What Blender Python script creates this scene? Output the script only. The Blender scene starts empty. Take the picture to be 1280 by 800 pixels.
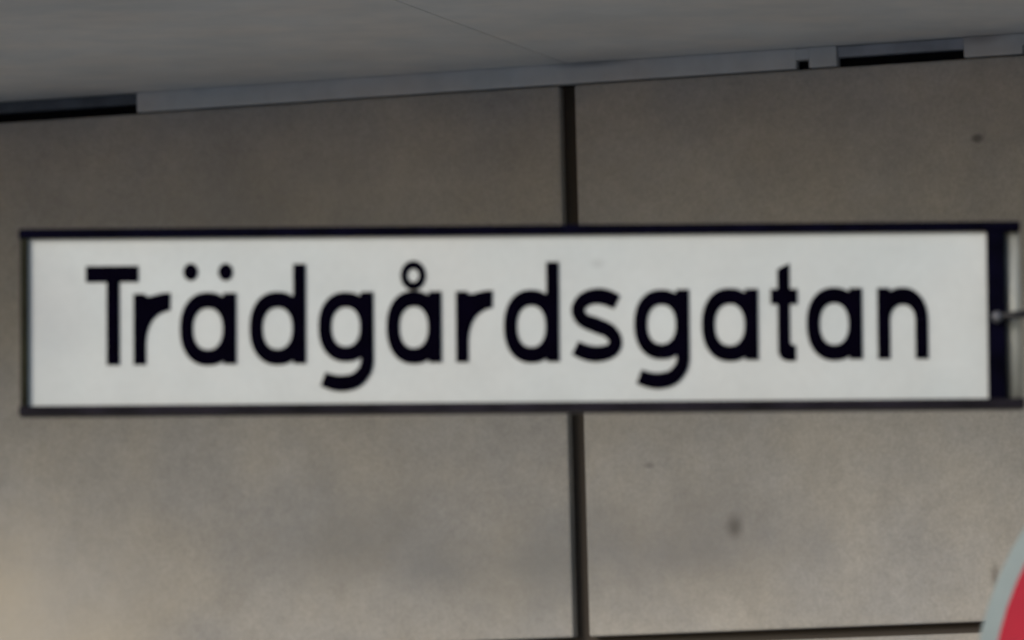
import bpy, bmesh, math, random
from mathutils import Vector, Matrix

rnd = random.Random(7)
S = bpy.context.scene
COL = S.collection
rad = math.radians

# ------------------------------------------------------------------ camera
cam = bpy.data.cameras.new('camera')
camo = bpy.data.objects.new('camera', cam)
COL.objects.link(camo)
camo.matrix_world = (Matrix.Translation((0, 0, 1.8))
                     @ Matrix.Rotation(rad(95.0), 4, 'X') @ Matrix.Rotation(rad(-1.5), 4, 'Z'))
cam.sensor_width = 36
cam.lens = 225
cam.clip_end = 2000
cam.dof.use_dof = True                      # a slightly missed focus, between sign and wall
cam.dof.focus_distance = 9.5
cam.dof.aperture_fstop = 4.0
S.camera = camo

# ------------------------------------------------------------------ light
SUN_DIR = Vector((-0.62, -0.78, 0.0)).normalized()
SUN_EL = rad(20.5)
SUN_DIR = Vector((SUN_DIR.x * math.cos(SUN_EL), SUN_DIR.y * math.cos(SUN_EL), math.sin(SUN_EL)))
w = bpy.data.worlds.new('World'); S.world = w
w.use_nodes = True
wn = w.node_tree.nodes; wn.clear()
sky = wn.new('ShaderNodeTexSky'); sky.sky_type = 'NISHITA'; sky.sun_disc = False
sky.sun_elevation = SUN_EL
sky.sun_rotation = math.atan2(SUN_DIR.x, SUN_DIR.y)
sky.air_density = 1.0; sky.dust_density = 0.6; sky.ozone_density = 1.0
bg = wn.new('ShaderNodeBackground'); bg.inputs['Strength'].default_value = 0.07
wo = wn.new('ShaderNodeOutputWorld')
w.node_tree.links.new(sky.outputs[0], bg.inputs[0]); w.node_tree.links.new(bg.outputs[0], wo.inputs[0])
sl = bpy.data.lights.new('sun', 'SUN'); sl.energy = 1.2; sl.angle = rad(24); sl.color = (1.0, 0.93, 0.82)
so = bpy.data.objects.new('sun', sl); COL.objects.link(so)
so.rotation_euler = SUN_DIR.to_track_quat('Z', 'Y').to_euler()
S.view_settings.view_transform = 'Standard'
S.view_settings.look = 'None'
S.view_settings.gamma = 1
S.view_settings.use_curve_mapping = False
S.view_settings.exposure = 0.55

# ------------------------------------------------------------------ materials
def mat(name, col, rough=0.6, metal=0.0, noise=None, bump=None, spec=0.4):
    """noise: list of (scale, amount, detail) world space mottling; bump: (scale, strength)"""
    m = bpy.data.materials.new(name); m.use_nodes = True
    nt = m.node_tree; N = nt.nodes; L = nt.links
    b = N['Principled BSDF']
    b.inputs['Base Color'].default_value = (*col, 1)
    b.inputs['Roughness'].default_value = rough
    b.inputs['Metallic'].default_value = metal
    b.inputs['Specular IOR Level'].default_value = spec
    m['out'] = 0
    geo = N.new('ShaderNodeNewGeometry')
    cur = None
    if noise:
        rgb = N.new('ShaderNodeRGB'); rgb.outputs[0].default_value = (*col, 1); cur = rgb.outputs[0]
        for sc, am, det in noise:
            t = N.new('ShaderNodeTexNoise'); t.inputs['Scale'].default_value = sc
            t.inputs['Detail'].default_value = det
            L.new(geo.outputs['Position'], t.inputs['Vector'])
            r = N.new('ShaderNodeMapRange'); r.inputs['From Min'].default_value = .3; r.inputs['From Max'].default_value = .7
            r.inputs['To Min'].default_value = 1 - am; r.inputs['To Max'].default_value = 1 + am
            L.new(t.outputs[0], r.inputs[0])
            x = N.new('ShaderNodeVectorMath'); x.operation = 'SCALE'
            L.new(cur, x.inputs[0]); L.new(r.outputs[0], x.inputs['Scale'])
            cur = x.outputs[0]
        L.new(cur, b.inputs['Base Color'])
    if bump:
        t = N.new('ShaderNodeTexNoise'); t.inputs['Scale'].default_value = bump[0]; t.inputs['Detail'].default_value = 6
        L.new(geo.outputs['Position'], t.inputs['Vector'])
        bp = N.new('ShaderNodeBump'); bp.inputs['Strength'].default_value = bump[1]; bp.inputs['Distance'].default_value = .004
        L.new(t.outputs[0], bp.inputs['Height']); L.new(bp.outputs[0], b.inputs['Normal'])
    return m

def stain_light_nodes(m, spots, tints):
    """irregular stains: spots = (world point, radii, dark factor)"""
    nt = m.node_tree; N = nt.nodes; L = nt.links
    b = N['Principled BSDF']
    cur = b.inputs['Base Color'].links[0].from_socket
    geo = N.new('ShaderNodeNewGeometry')
    wob = N.new('ShaderNodeTexNoise'); wob.inputs['Scale'].default_value = 9; wob.inputs['Detail'].default_value = 5
    L.new(geo.outputs['Position'], wob.inputs['Vector'])
    for (p, r, hard, k, tint) in spots:
        d = N.new('ShaderNodeVectorMath'); d.operation = 'SUBTRACT'
        L.new(geo.outputs['Position'], d.inputs[0]); d.inputs[1].default_value = p
        s = N.new('ShaderNodeVectorMath'); s.operation = 'MULTIPLY'
        L.new(d.outputs[0], s.inputs[0]); s.inputs[1].default_value = (1 / r[0], 1 / r[0], 1 / r[1])
        ln = N.new('ShaderNodeVectorMath'); ln.operation = 'LENGTH'; L.new(s.outputs[0], ln.inputs[0])
        ad = N.new('ShaderNodeMath'); ad.operation = 'MULTIPLY_ADD'
        L.new(wob.outputs[0], ad.inputs[0]); ad.inputs[1].default_value = .8; L.new(ln.outputs['Value'], ad.inputs[2])
        mr = N.new('ShaderNodeMapRange'); mr.interpolation_type = 'SMOOTHSTEP'
        mr.inputs['From Min'].default_value = 1.4 - hard; mr.inputs['From Max'].default_value = 1.4
        mr.inputs['To Min'].default_value = k; mr.inputs['To Max'].default_value = 0
        L.new(ad.outputs[0], mr.inputs[0])
        mx = N.new('ShaderNodeMix'); mx.data_type = 'RGBA'
        L.new(mr.outputs[0], mx.inputs[0]); L.new(cur, mx.inputs[6]); mx.inputs[7].default_value = (*tint, 1)
        cur = mx.outputs[2]
    # faint warm / cool drift of the cast concrete
    t = N.new('ShaderNodeTexNoise'); t.inputs['Scale'].default_value = 6; t.inputs['Detail'].default_value = 3
    L.new(geo.outputs['Position'], t.inputs['Vector'])
    cr = N.new('ShaderNodeValToRGB')
    cr.color_ramp.elements[0].position = .35; cr.color_ramp.elements[0].color = (*tints[0], 1)
    cr.color_ramp.elements[1].position = .65; cr.color_ramp.elements[1].color = (*tints[1], 1)
    L.new(t.outputs[0], cr.inputs[0])
    oi = N.new('ShaderNodeObjectInfo')                    # each cast piece a touch lighter or darker
    om = N.new('ShaderNodeMapRange'); om.inputs['To Min'].default_value = .965; om.inputs['To Max'].default_value = 1.035
    L.new(oi.outputs['Random'], om.inputs[0])
    sc = N.new('ShaderNodeVectorMath'); sc.operation = 'SCALE'; L.new(cur, sc.inputs[0]); L.new(om.outputs[0], sc.inputs['Scale'])
    cur = sc.outputs[0]
    mu = N.new('ShaderNodeMix'); mu.data_type = 'RGBA'; mu.blend_type = 'MULTIPLY'; mu.inputs[0].default_value = 1
    L.new(cur, mu.inputs[6]); L.new(cr.outputs[0], mu.inputs[7])
    L.new(mu.outputs[2], b.inputs['Base Color'])

PSI = rad(18)
WT = Vector((math.cos(PSI), -math.sin(PSI), 0))       # along the wall, to the right
WN = Vector((-math.sin(PSI), -math.cos(PSI), 0))      # out of the wall, to the viewer
W0 = Vector((0, 10.4, 0))
def wp(u, z): return tuple(W0 + WT * u + Vector((0, 0, z)))

M = {}
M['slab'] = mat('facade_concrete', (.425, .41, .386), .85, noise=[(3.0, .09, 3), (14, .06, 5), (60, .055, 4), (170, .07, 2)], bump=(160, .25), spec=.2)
stain_light_nodes(M['slab'], [
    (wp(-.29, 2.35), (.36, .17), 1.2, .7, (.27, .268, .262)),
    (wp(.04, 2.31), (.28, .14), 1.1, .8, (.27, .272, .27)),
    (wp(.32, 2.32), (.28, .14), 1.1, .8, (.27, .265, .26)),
    (wp(-.90, 2.24), (.42, .34), 1.2, .85, (.60, .55, .47)),  # brighter light on the wall's lower left, painted into the colour
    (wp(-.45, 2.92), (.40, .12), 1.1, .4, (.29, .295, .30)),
    (wp(.367, 2.355), (.022, .030), 1.0, .7, (.12, .11, .10)),
    (wp(.789, 2.960), (.013, .009), .9, .6, (.05, .05, .05)),
    (wp(.227, 2.462), (.014, .008), .8, .35, (.08, .07, .07)),
    (wp(.795, 2.26), (.012, .03), .9, .5, (.12, .11, .10)),
], ((.985, .99, 1.03), (1.02, .995, .975)))
M['sealant'] = mat('joint_sealant', (.075, .064, .056), .8, spec=.2)
M['soffit'] = mat('soffit_paint', (.72, .72, .715), .8, noise=[(2.2, .06, 3), (12, .05, 4)], spec=.2)
M['strip'] = mat('strip_paint', (.62, .622, .635), .7, noise=[(5, .08, 3), (30, .05, 3)], spec=.3)
M['vent'] = mat('vent_metal', (.10, .115, .14), .6, noise=[(20, .2, 3)])
M['vent_pale'] = mat('pale_vent_metal', (.36, .38, .43), .6, noise=[(20, .2, 3)])
stain_light_nodes(M['strip'], [(wp(.15, 3.122), (.09, .010), 1.0, .6, (.2, .2, .22)), (wp(.80, 3.122), (.06, .016), 1.0, .5, (.25, .22, .22))], ((.96, 1.0, 1.02), (1.03, 1.0, .97)))
stain_light_nodes(M['soffit'], [(wp(.15, 3.124), (.10, .05), 1.0, .35, (.35, .35, .36)), (wp(.82, 3.124), (.10, .05), 1.0, .4, (.38, .34, .33)), (wp(-.80, 3.124), (.25, .05), 1.0, .3, (.40, .40, .41))], ((.97, 1.0, 1.02), (1.02, 1.0, .98)))
M['void'] = mat('dark_lining', (.008, .008, .010), .9, spec=.1)
M['roof'] = mat('canopy_sheet', (.25, .25, .25), .8)
M['paving'] = mat('paving_concrete', (.27, .28, .295), .9, noise=[(.8, .1, 4), (20, .12, 5)], bump=(60, .4), spec=.2)
M['white'] = mat('sign_enamel', (.69, .715, .72), .5, noise=[(4, .035, 3), (18, .03, 5), (90, .02, 3)], bump=(25, .03), spec=.35)
stain_light_nodes(M['white'], [
    ((-.60, 7.967, 2.52), (.10, .14), 1.0, .45, (.48, .50, .53)),  # greyer, cooler tone at the left end of the panel
    ((.108, 7.967, 2.565), (.014, .010), .8, .35, (.42, .42, .42)),
], ((.985, 1.0, 1.0), (1.01, 1.0, .985)))
M['letter'] = mat('letter_paint', (.0015, .0008, .005), .9, noise=[(30, .3, 3)], spec=.02)
M['frame'] = mat('frame_steel', (.0018, .0015, .008), .7, noise=[(25, .5, 4)], bump=(90, .15), spec=.03)
M['worn'] = mat('worn_frame_steel', (.016, .013, .020), .6, noise=[(18, .6, 4)], bump=(90, .15), spec=.12)
M['olive'] = mat('tarnished_frame_steel', (.020, .020, .011), .6, noise=[(18, .5, 4)], spec=.1)
M['galv'] = mat('galvanised_steel', (.50, .50, .46), .55, .35, noise=[(30, .12, 4)], bump=(200, .1))
M['bolt'] = mat('bolt_zinc', (.16, .16, .18), .5, .5)
M['rod'] = mat('rod_steel', (.025, .024, .027), .5, .3)
M['rim'] = mat('sign_rim', (.36, .42, .42), .5, noise=[(20, .06, 4)])
M['red'] = mat('sign_red', (.57, .018, .045), .4, noise=[(12, .08, 4)])

# ------------------------------------------------------------------ helpers
def obj(name, bm, m, parent=None, loc=None, smooth=False):
    me = bpy.data.meshes.new(name)
    bmesh.ops.recalc_face_normals(bm, faces=bm.faces)
    if smooth:
        for f in bm.faces: f.smooth = len(f.verts) == 4
    bm.to_mesh(me); bm.free(); me.materials.append(M[m])
    o = bpy.data.objects.new(name, me); COL.objects.link(o)
    if parent: o.parent = parent
    if loc: o.location = loc
    return o

def link_copy(src, parent, loc):
    o = src.copy(); COL.objects.link(o); o.parent = parent; o.location = loc
    return o

def empty(name, label, cat, mw):
    o = bpy.data.objects.new(name, None); COL.objects.link(o)
    o.empty_display_size = .1
    o['label'] = label; o['category'] = cat
    o.matrix_world = mw
    return o

def box(x0, x1, y0, y1, z0, z1, bev=0, bm=None):
    bm = bm or bmesh.new()
    r = bmesh.ops.create_cube(bm, size=1)
    for v in r['verts']:
        v.co = ((x0 + x1) / 2 + v.co.x * (x1 - x0), (y0 + y1) / 2 + v.co.y * (y1 - y0), (z0 + z1) / 2 + v.co.z * (z1 - z0))
    if bev:
        es = list({e for v in r['verts'] for e in v.link_edges})
        bmesh.ops.bevel(bm, geom=es, offset=bev, segments=2, affect='EDGES', profile=.5)
    return bm

def cyl(p0, p1, r, seg=24, bm=None, r2=None):
    bm = bm or bmesh.new()
    p0 = Vector(p0); p1 = Vector(p1); d = p1 - p0
    mt = Matrix.Translation((p0 + p1) / 2) @ d.to_track_quat('Z', 'Y').to_matrix().to_4x4()
    bmesh.ops.create_cone(bm, cap_ends=True, segments=seg, radius1=r, radius2=r if r2 is None else r2, depth=d.length, matrix=mt)
    return bm

# ------------------------------------------------------------------ setting
bm = bmesh.new()
bmesh.ops.create_grid(bm, x_segments=2, y_segments=2, size=150)
pav = obj('pavement', bm, 'paving'); pav['kind'] = 'structure'

# the building: local x along the wall, local -y towards the viewer, z up
BW = Matrix.Translation(W0) @ Matrix.Rotation(-PSI, 4, 'Z')
bld = empty('building', 'grey beige concrete slab building with canopy soffit behind the street name sign', 'building', BW)
SZ = 3.09                                   # soffit height
obj('backing_wall', box(-6, 6.4, .03, .30, 0, 3.30), 'sealant', bld)
PITCH, GAP = 1.36, .026
HP, HG = .908, .017
slab_src = None
z_tops = []
slab_bm = box(0, PITCH - GAP, 0, .028, 0, HP - HG, .004)
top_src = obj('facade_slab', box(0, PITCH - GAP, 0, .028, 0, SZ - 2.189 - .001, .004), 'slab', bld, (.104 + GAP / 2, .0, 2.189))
for r in range(3):
    zb = 2.189 - r * HP
    for c in range(-4, 5):
        u0 = .104 + GAP / 2 + (c - 1) * PITCH
        if u0 < -5.9 or u0 + PITCH > 6.4: continue
        dy = rnd.uniform(-.0015, .0015)
        if r == 0:
            if c != 1: link_copy(top_src, bld, (u0, dy, zb))
            continue
        if slab_src is None:
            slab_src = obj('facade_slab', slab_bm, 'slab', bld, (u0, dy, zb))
        else:
            link_copy(slab_src, bld, (u0, dy, zb))
# base course of low slabs down to the ground
src = None
for c in range(-4, 5):
    u0 = .104 + GAP / 2 + (c - 1) * PITCH
    if u0 < -5.9 or u0 + PITCH > 6.4: continue
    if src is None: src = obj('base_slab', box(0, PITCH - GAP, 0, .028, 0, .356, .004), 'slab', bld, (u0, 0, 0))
    else: link_copy(src, bld, (u0, 0, 0))

# canopy: a narrow trim along the wall top with vent slots, wide soffit panels in front of it
SO = 3.124                                  # underside of the soffit panels
OUT = 1.75                                  # overhang
can = obj('canopy', box(-6, 6.4, -OUT, .028, 3.26, 3.42), 'roof', bld)
obj('fascia', box(-6, 6.4, -OUT - .03, -OUT - .003, 3.09, 3.45, .004), 'roof', can)
obj('vent_lining', box(-6, 6.4, .022, .0285, SZ, SO + .03), 'void', can)
vents = [(-1.02, -.647), (.561, .772), (-2.9, -2.6), (2.15, 2.36)]
holes = [(.493, .515), (.868, .888), (-1.09, -1.068)]
cuts = sorted([(a, b, 'v') for a, b in vents] + [(a, b, 'h') for a, b in holes])
x = -6.0
for a, b, k in cuts + [(6.4, 6.4, 'e')]:
    obj('trim_strip', box(x, a, -.003, .021, SZ + .001, SO - .0002, .0012), 'strip', can)
    if k == 'h':
        obj('trim_strip', box(a, b, -.0025, .021, SZ + .015, SO - .001), 'strip', can)
    if k == 'v':
        obj('vent_plate', box(a + .001, b - .001, .002, .021, SZ + .0155, SO - .001, .001), 'vent' if a < 0 else 'vent_pale', can)
    x = b
edges = [-6.0] + [.104 + k * PITCH for k in range(-4, 5)] + [6.4]
for a, b in zip(edges[:-1], edges[1:]):
    if b - a > .05:
        obj('soffit_panel', box(a + .0008, b - .0008, -OUT, .028, SO + rnd.uniform(0, .0006), SO + .03, .002), 'soffit', can)
obj('panel_backing', box(-6, 6.4, -OUT, .028, SO + .04, SO + .06), 'roof', can)

# ------------------------------------------------------------------ street name sign (local mm scale)
SW = Matrix.Translation((0, 7.969, 2.499)) @ Matrix.Rotation(rad(1.05), 4, 'Y')
sign = empty('street_sign', 'long white street name sign reading Trädgårdsgatan in black letters in black frame', 'street sign', SW)
K = .001
KZ = .001 / math.cos(rad(5))
def X(px): return (px - 640) * K
def ZZ(px, py): return (398 - .0078 * (px - 640) - py) * KZ
def mmz(z): return z * KZ

obj('panel', box(X(35), X(1236), -.002, .004, mmz(-107), mmz(106)), 'white', sign)
obj('top_rail', box(X(24), X(1276), -.010, .034, mmz(104), mmz(116), .0015), 'frame', sign)
obj('bottom_rail', box(X(24), X(1279), -.010, .034, mmz(-117), mmz(-105), .0015), 'worn', sign)
obj('end_post', box(X(26), X(36), -.009, .033, mmz(-105), mmz(104), .0015), 'olive', sign)
obj('end_post', box(X(1234), X(1256), -.009, .033, mmz(-105), mmz(104), .0015), 'frame', sign)
tube = obj('clamp_tube', cyl((X(1267.5), .012, mmz(-104.5)), (X(1267.5), .012, mmz(103.5)), .0105), 'galv', sign, smooth=True)
bm = cyl((X(1238), -.016, ZZ(1240, 398)), (X(1308), -.016, ZZ(1308, 390.5)), .005, 14)
rod = obj('rod', bm, 'rod', sign, smooth=True)
bm = cyl((X(1245), -.020, ZZ(1245, 397.5)), (X(1245), -.009, ZZ(1245, 397.5)), .0075, 6)
bmesh.ops.create_uvsphere(bm, u_segments=14, v_segments=8, radius=.0065, matrix=Matrix.Translation((X(1245), -.021, ZZ(1245, 397.5))))
obj('bolt', bm, 'bolt', rod)

# --- letters: flat strokes, 1.2 mm thick, on the panel
FY = -.0021
class Letter:
    def __init__(s): s.bm = bmesh.new(); s.k = 0
    def prism(s, pts):
        s.k += 1
        d = FY - .0008 - .00025 * s.k
        a = [s.bm.verts.new((x, d, z)) for x, z in pts]; b = [s.bm.verts.new((x, FY, z)) for x, z in pts]
        s.bm.faces.new(a)
        n = len(pts)
        for i in range(n): s.bm.faces.new((a[i], a[(i + 1) % n], b[(i + 1) % n], b[i]))
    def strip(s, lo, hi, closed=False):
        s.k += 1
        d = FY - .0008 - .00025 * s.k
        A = [s.bm.verts.new((x, d, z)) for x, z in lo]; B = [s.bm.verts.new((x, d, z)) for x, z in hi]
        A2 = [s.bm.verts.new((x, FY, z)) for x, z in lo]; B2 = [s.bm.verts.new((x, FY, z)) for x, z in hi]
        n = len(lo)
        for i in range(n if closed else n - 1):
            j = (i + 1) % n
            s.bm.faces.new((A[i], A[j], B[j], B[i])); s.bm.faces.new((A[i], A2[i], A2[j], A[j])); s.bm.faces.new((B[i], B[j], B2[j], B2[i]))
        if not closed:
            for i in (0, n - 1): s.bm.faces.new((A[i], B[i], B2[i], A2[i]))
    def rect(s, x0, x1, z0, z1): s.prism([(X(x0), mmz(z0)), (X(x1), mmz(z0)), (X(x1), mmz(z1)), (X(x0), mmz(z1))])
    def ring(s, cx, cz, ro, ri, a0=0, a1=360, n=56, e=2.25):
        full = a1 - a0 >= 360
        N = n if full else n + 1
        def se(r, a):
            c, q = math.cos(a), math.sin(a)
            return (X(cx) + K * r[0] * math.copysign(abs(c) ** (2 / e), c), mmz(cz) + KZ * r[1] * math.copysign(abs(q) ** (2 / e), q))
        an = [rad(a0 + (a1 - a0) * i / n) for i in range(N)]
        s.strip([se(ri, a) for a in an], [se(ro, a) for a in an], full)
    def disc(s, cx, cz, rx, rz, n=28):
        s.prism([(X(cx) + K * rx * math.cos(2 * math.pi * i / n), mmz(cz) + KZ * rz * math.sin(2 * math.pi * i / n)) for i in range(n)])
    def path(s, pts, sub=7):
        """pts: (x px, z mm, width mm); Catmull-Rom"""
        P = [pts[0]] + list(pts) + [pts[-1]]
        out = []
        for i in range(1, len(P) - 2):
            for j in range(sub):
                t = j / sub
                out.append([.5 * (2 * P[i][q] + (P[i + 1][q] - P[i - 1][q]) * t + (2 * P[i - 1][q] - 5 * P[i][q] + 4 * P[i + 1][q] - P[i + 2][q]) * t * t
                                  + (3 * P[i][q] - P[i - 1][q] - 3 * P[i + 1][q] + P[i + 2][q]) * t ** 3) for q in range(3)])
        out.append(list(P[-1]))
        lo, hi = [], []
        for i, (x, z, wd) in enumerate(out):
            a = out[max(0, i - 1)]; b = out[min(len(out) - 1, i + 1)]
            dx, dz = b[0] - a[0], b[1] - a[1]; l = math.hypot(dx, dz) or 1
            nx, nz = -dz / l * wd / 2, dx / l * wd / 2
            lo.append((X(x - nx), mmz(z - nz))); hi.append((X(x + nx), mmz(z + nz)))
        s.strip(lo, hi)
    def done(s): return obj('letter', s.bm, 'letter', sign)

BASE, XH, ASC = -54.3, 34.6, 69.8
def bowl(L, left, right):
    cx = (left + right) / 2; rx = (right - left) / 2
    L.ring(cx, (BASE + XH) / 2 - .3, (rx, 45.8), (rx - 16.6, 26.0))
    L.rect(right - 23, right - 4, XH - 17, XH - 4)
    L.rect(right - 23, right - 4, BASE + 3.6, BASE + 16)
def letter_a(left, right):
    L = Letter(); bowl(L, left, right); L.rect(right - 15.6, right + .5, BASE + .2, XH); return L.done()
def letter_d(left, right):
    L = Letter(); bowl(L, left, right); L.rect(right - 15.2, right + .5, BASE, ASC + .4); return L.done()
def letter_g(left, right):
    L = Letter(); cx = (left + right) / 2; rx = (right - left) / 2
    L.ring(cx, -9, (rx, 43.6), (rx - 16.6, 24.6))
    L.rect(right - 23, right - 4, XH - 17, XH - 4)
    L.rect(right - 15.6, right + .5, -52, XH)
    o = right - 861
    L.path([(853.4 + o, -46, 16.1), (853 + o, -55, 16.2), (848.8 + o, -66, 17.2), (838 + o, -76, 19), (823 + o, -79.3, 19.8), (810 + o, -78, 19.4), (798 + o, -73.8, 18.2)])
    return L.done()
def letter_r(x):
    L = Letter()
    pts = [(-.6, BASE), (15.2, BASE), (15.2, -26), (16.5, -16), (19.5, -6), (24.5, 2.5), (30.5, 8), (37.5, 11.6), (45.5, 13.6), (46, 35.2), (37, 35.2), (28, 33.2), (21, 31.2), (15.5, 31.2), (13.6, 34.4), (-.6, 34.4)]
    L.prism([(X(x + a), mmz(b)) for a, b in pts]); return L.done()

L = Letter(); L.rect(107.5, 173.5, 49.2, 69.4); L.rect(133.5, 149.8, BASE, 51); L.done()                      # T
letter_r(167.6)
o = letter_a(225, 295)
for cx in (238.7, 282.4):
    D = Letter(); D.disc(cx, ZZ(cx, 340) / KZ, 9.2, 10.8); obj('dot', D.bm, 'letter', o)
letter_d(312, 382)
letter_g(398, 466.5)
o = letter_a(483, 551.5)
D = Letter(); D.ring(517, 54.6, (15.9, 18.6), (7.0, 8.2), n=36, e=2); obj('ring', D.bm, 'letter', o)
letter_r(570.5)
letter_d(629.7, 698.4)
L = Letter()
L.path([(x, ZZ(x, y) / KZ, q + 1.3) for x, y, q in [(771.6, 378, 17.5), (760, 372.5, 19), (746.5, 370.2, 18.6), (731, 374.5, 17), (722.6, 386.5, 15.5), (728.5, 399.5, 16.5), (745, 406.5, 18),
        (761.5, 414, 17), (769.2, 426.5, 15.5), (763.5, 438, 16.8), (746, 442.5, 18.6), (730.5, 440, 18.6), (718.6, 434.6, 17)]]); L.done()   # s
letter_g(792.5, 861)
letter_a(877, 947)
L = Letter()                                                                                          # t
L.prism([(X(a), ZZ(a, b)) for a, b in [(972, 441), (972, 337), (977, 334), (987.4, 329), (987.4, 427), (988.6, 430.4), (994.5, 432), (994.5, 451), (984, 451.6), (976, 448.5)]])
L.rect(963.4, 997, 15, 34.2); L.done()
letter_a(1008, 1077)
L = Letter(); L.rect(1096.6, 1112.4, BASE, XH - .2); L.ring(1128.2, -6, (31.5, 40.8), (15.6, 19.4), 0, 172, e=2.15); L.rect(1143.8, 1159.7, BASE, -6.2); L.done()   # n

# ------------------------------------------------------------------ pole and its traffic sign
PX, PY = .692, 7.982
pole = empty('sign_pole', 'grey round steel pole just past the right end of the street sign', 'pole', Matrix.Translation((PX, PY, 0)))
obj('shaft', cyl((0, 0, 0), (0, 0, 2.70), .030, 32), 'galv', pole, smooth=True)
obj('cap', cyl((0, 0, 2.70), (0, 0, 2.718), .032, 32, r2=.022), 'frame', pole, smooth=True)
obj('base_flange', cyl((0, 0, 0), (0, 0, .02), .09, 32), 'galv', pole, smooth=True)
for z in (2.38, 2.487, 2.59):
    obj('clamp', box(-.035, .035, -.036, .036, z - .013, z + .013, .003), 'galv', pole)

def disc_plate(r, y0, y1, n=72, bev=0):
    pts = [(r * math.cos(2 * math.pi * k / n), r * math.sin(2 * math.pi * k / n)) for k in range(n)]
    bm = bmesh.new()
    a = [bm.verts.new((x, y0, z)) for x, z in pts]; b = [bm.verts.new((x, y1, z)) for x, z in pts]
    bm.faces.new(a); bm.faces.new(b[::-1])
    for i in range(n): bm.faces.new((a[i], b[i], b[(i + 1) % n], a[(i + 1) % n]))
    return bm
RX, RY = .9622, 7.812
pole2 = empty('sign_pole', 'grey steel pole behind the red round sign beyond the right edge', 'pole', Matrix.Translation((RX, RY + .045, 0)))
obj('shaft', cyl((0, 0, 0), (0, 0, 2.43), .030, 32), 'galv', pole2, smooth=True)
obj('cap', cyl((0, 0, 2.43), (0, 0, 2.448), .032, 32, r2=.022), 'frame', pole2, smooth=True)
obj('base_flange', cyl((0, 0, 0), (0, 0, .02), .09, 32), 'galv', pole2, smooth=True)
rs = empty('road_sign', 'red round traffic sign with pale grey rim cut off by the lower right corner', 'road sign',
           Matrix.Translation((RX, RY, 1.981)))
obj('rim_plate', disc_plate(.4140, 0, .003), 'rim', rs)
obj('red_disc', disc_plate(.3915, -.0014, -.0003), 'red', rs)
obj('bar', box(-.24, .24, -.0028, -.0016, -.05, .05), 'rim', rs)
for z in (-.16, .16):
    obj('bracket', box(-.05, .05, .0035, .014, z - .015, z + .015, .002), 'galv', rs)
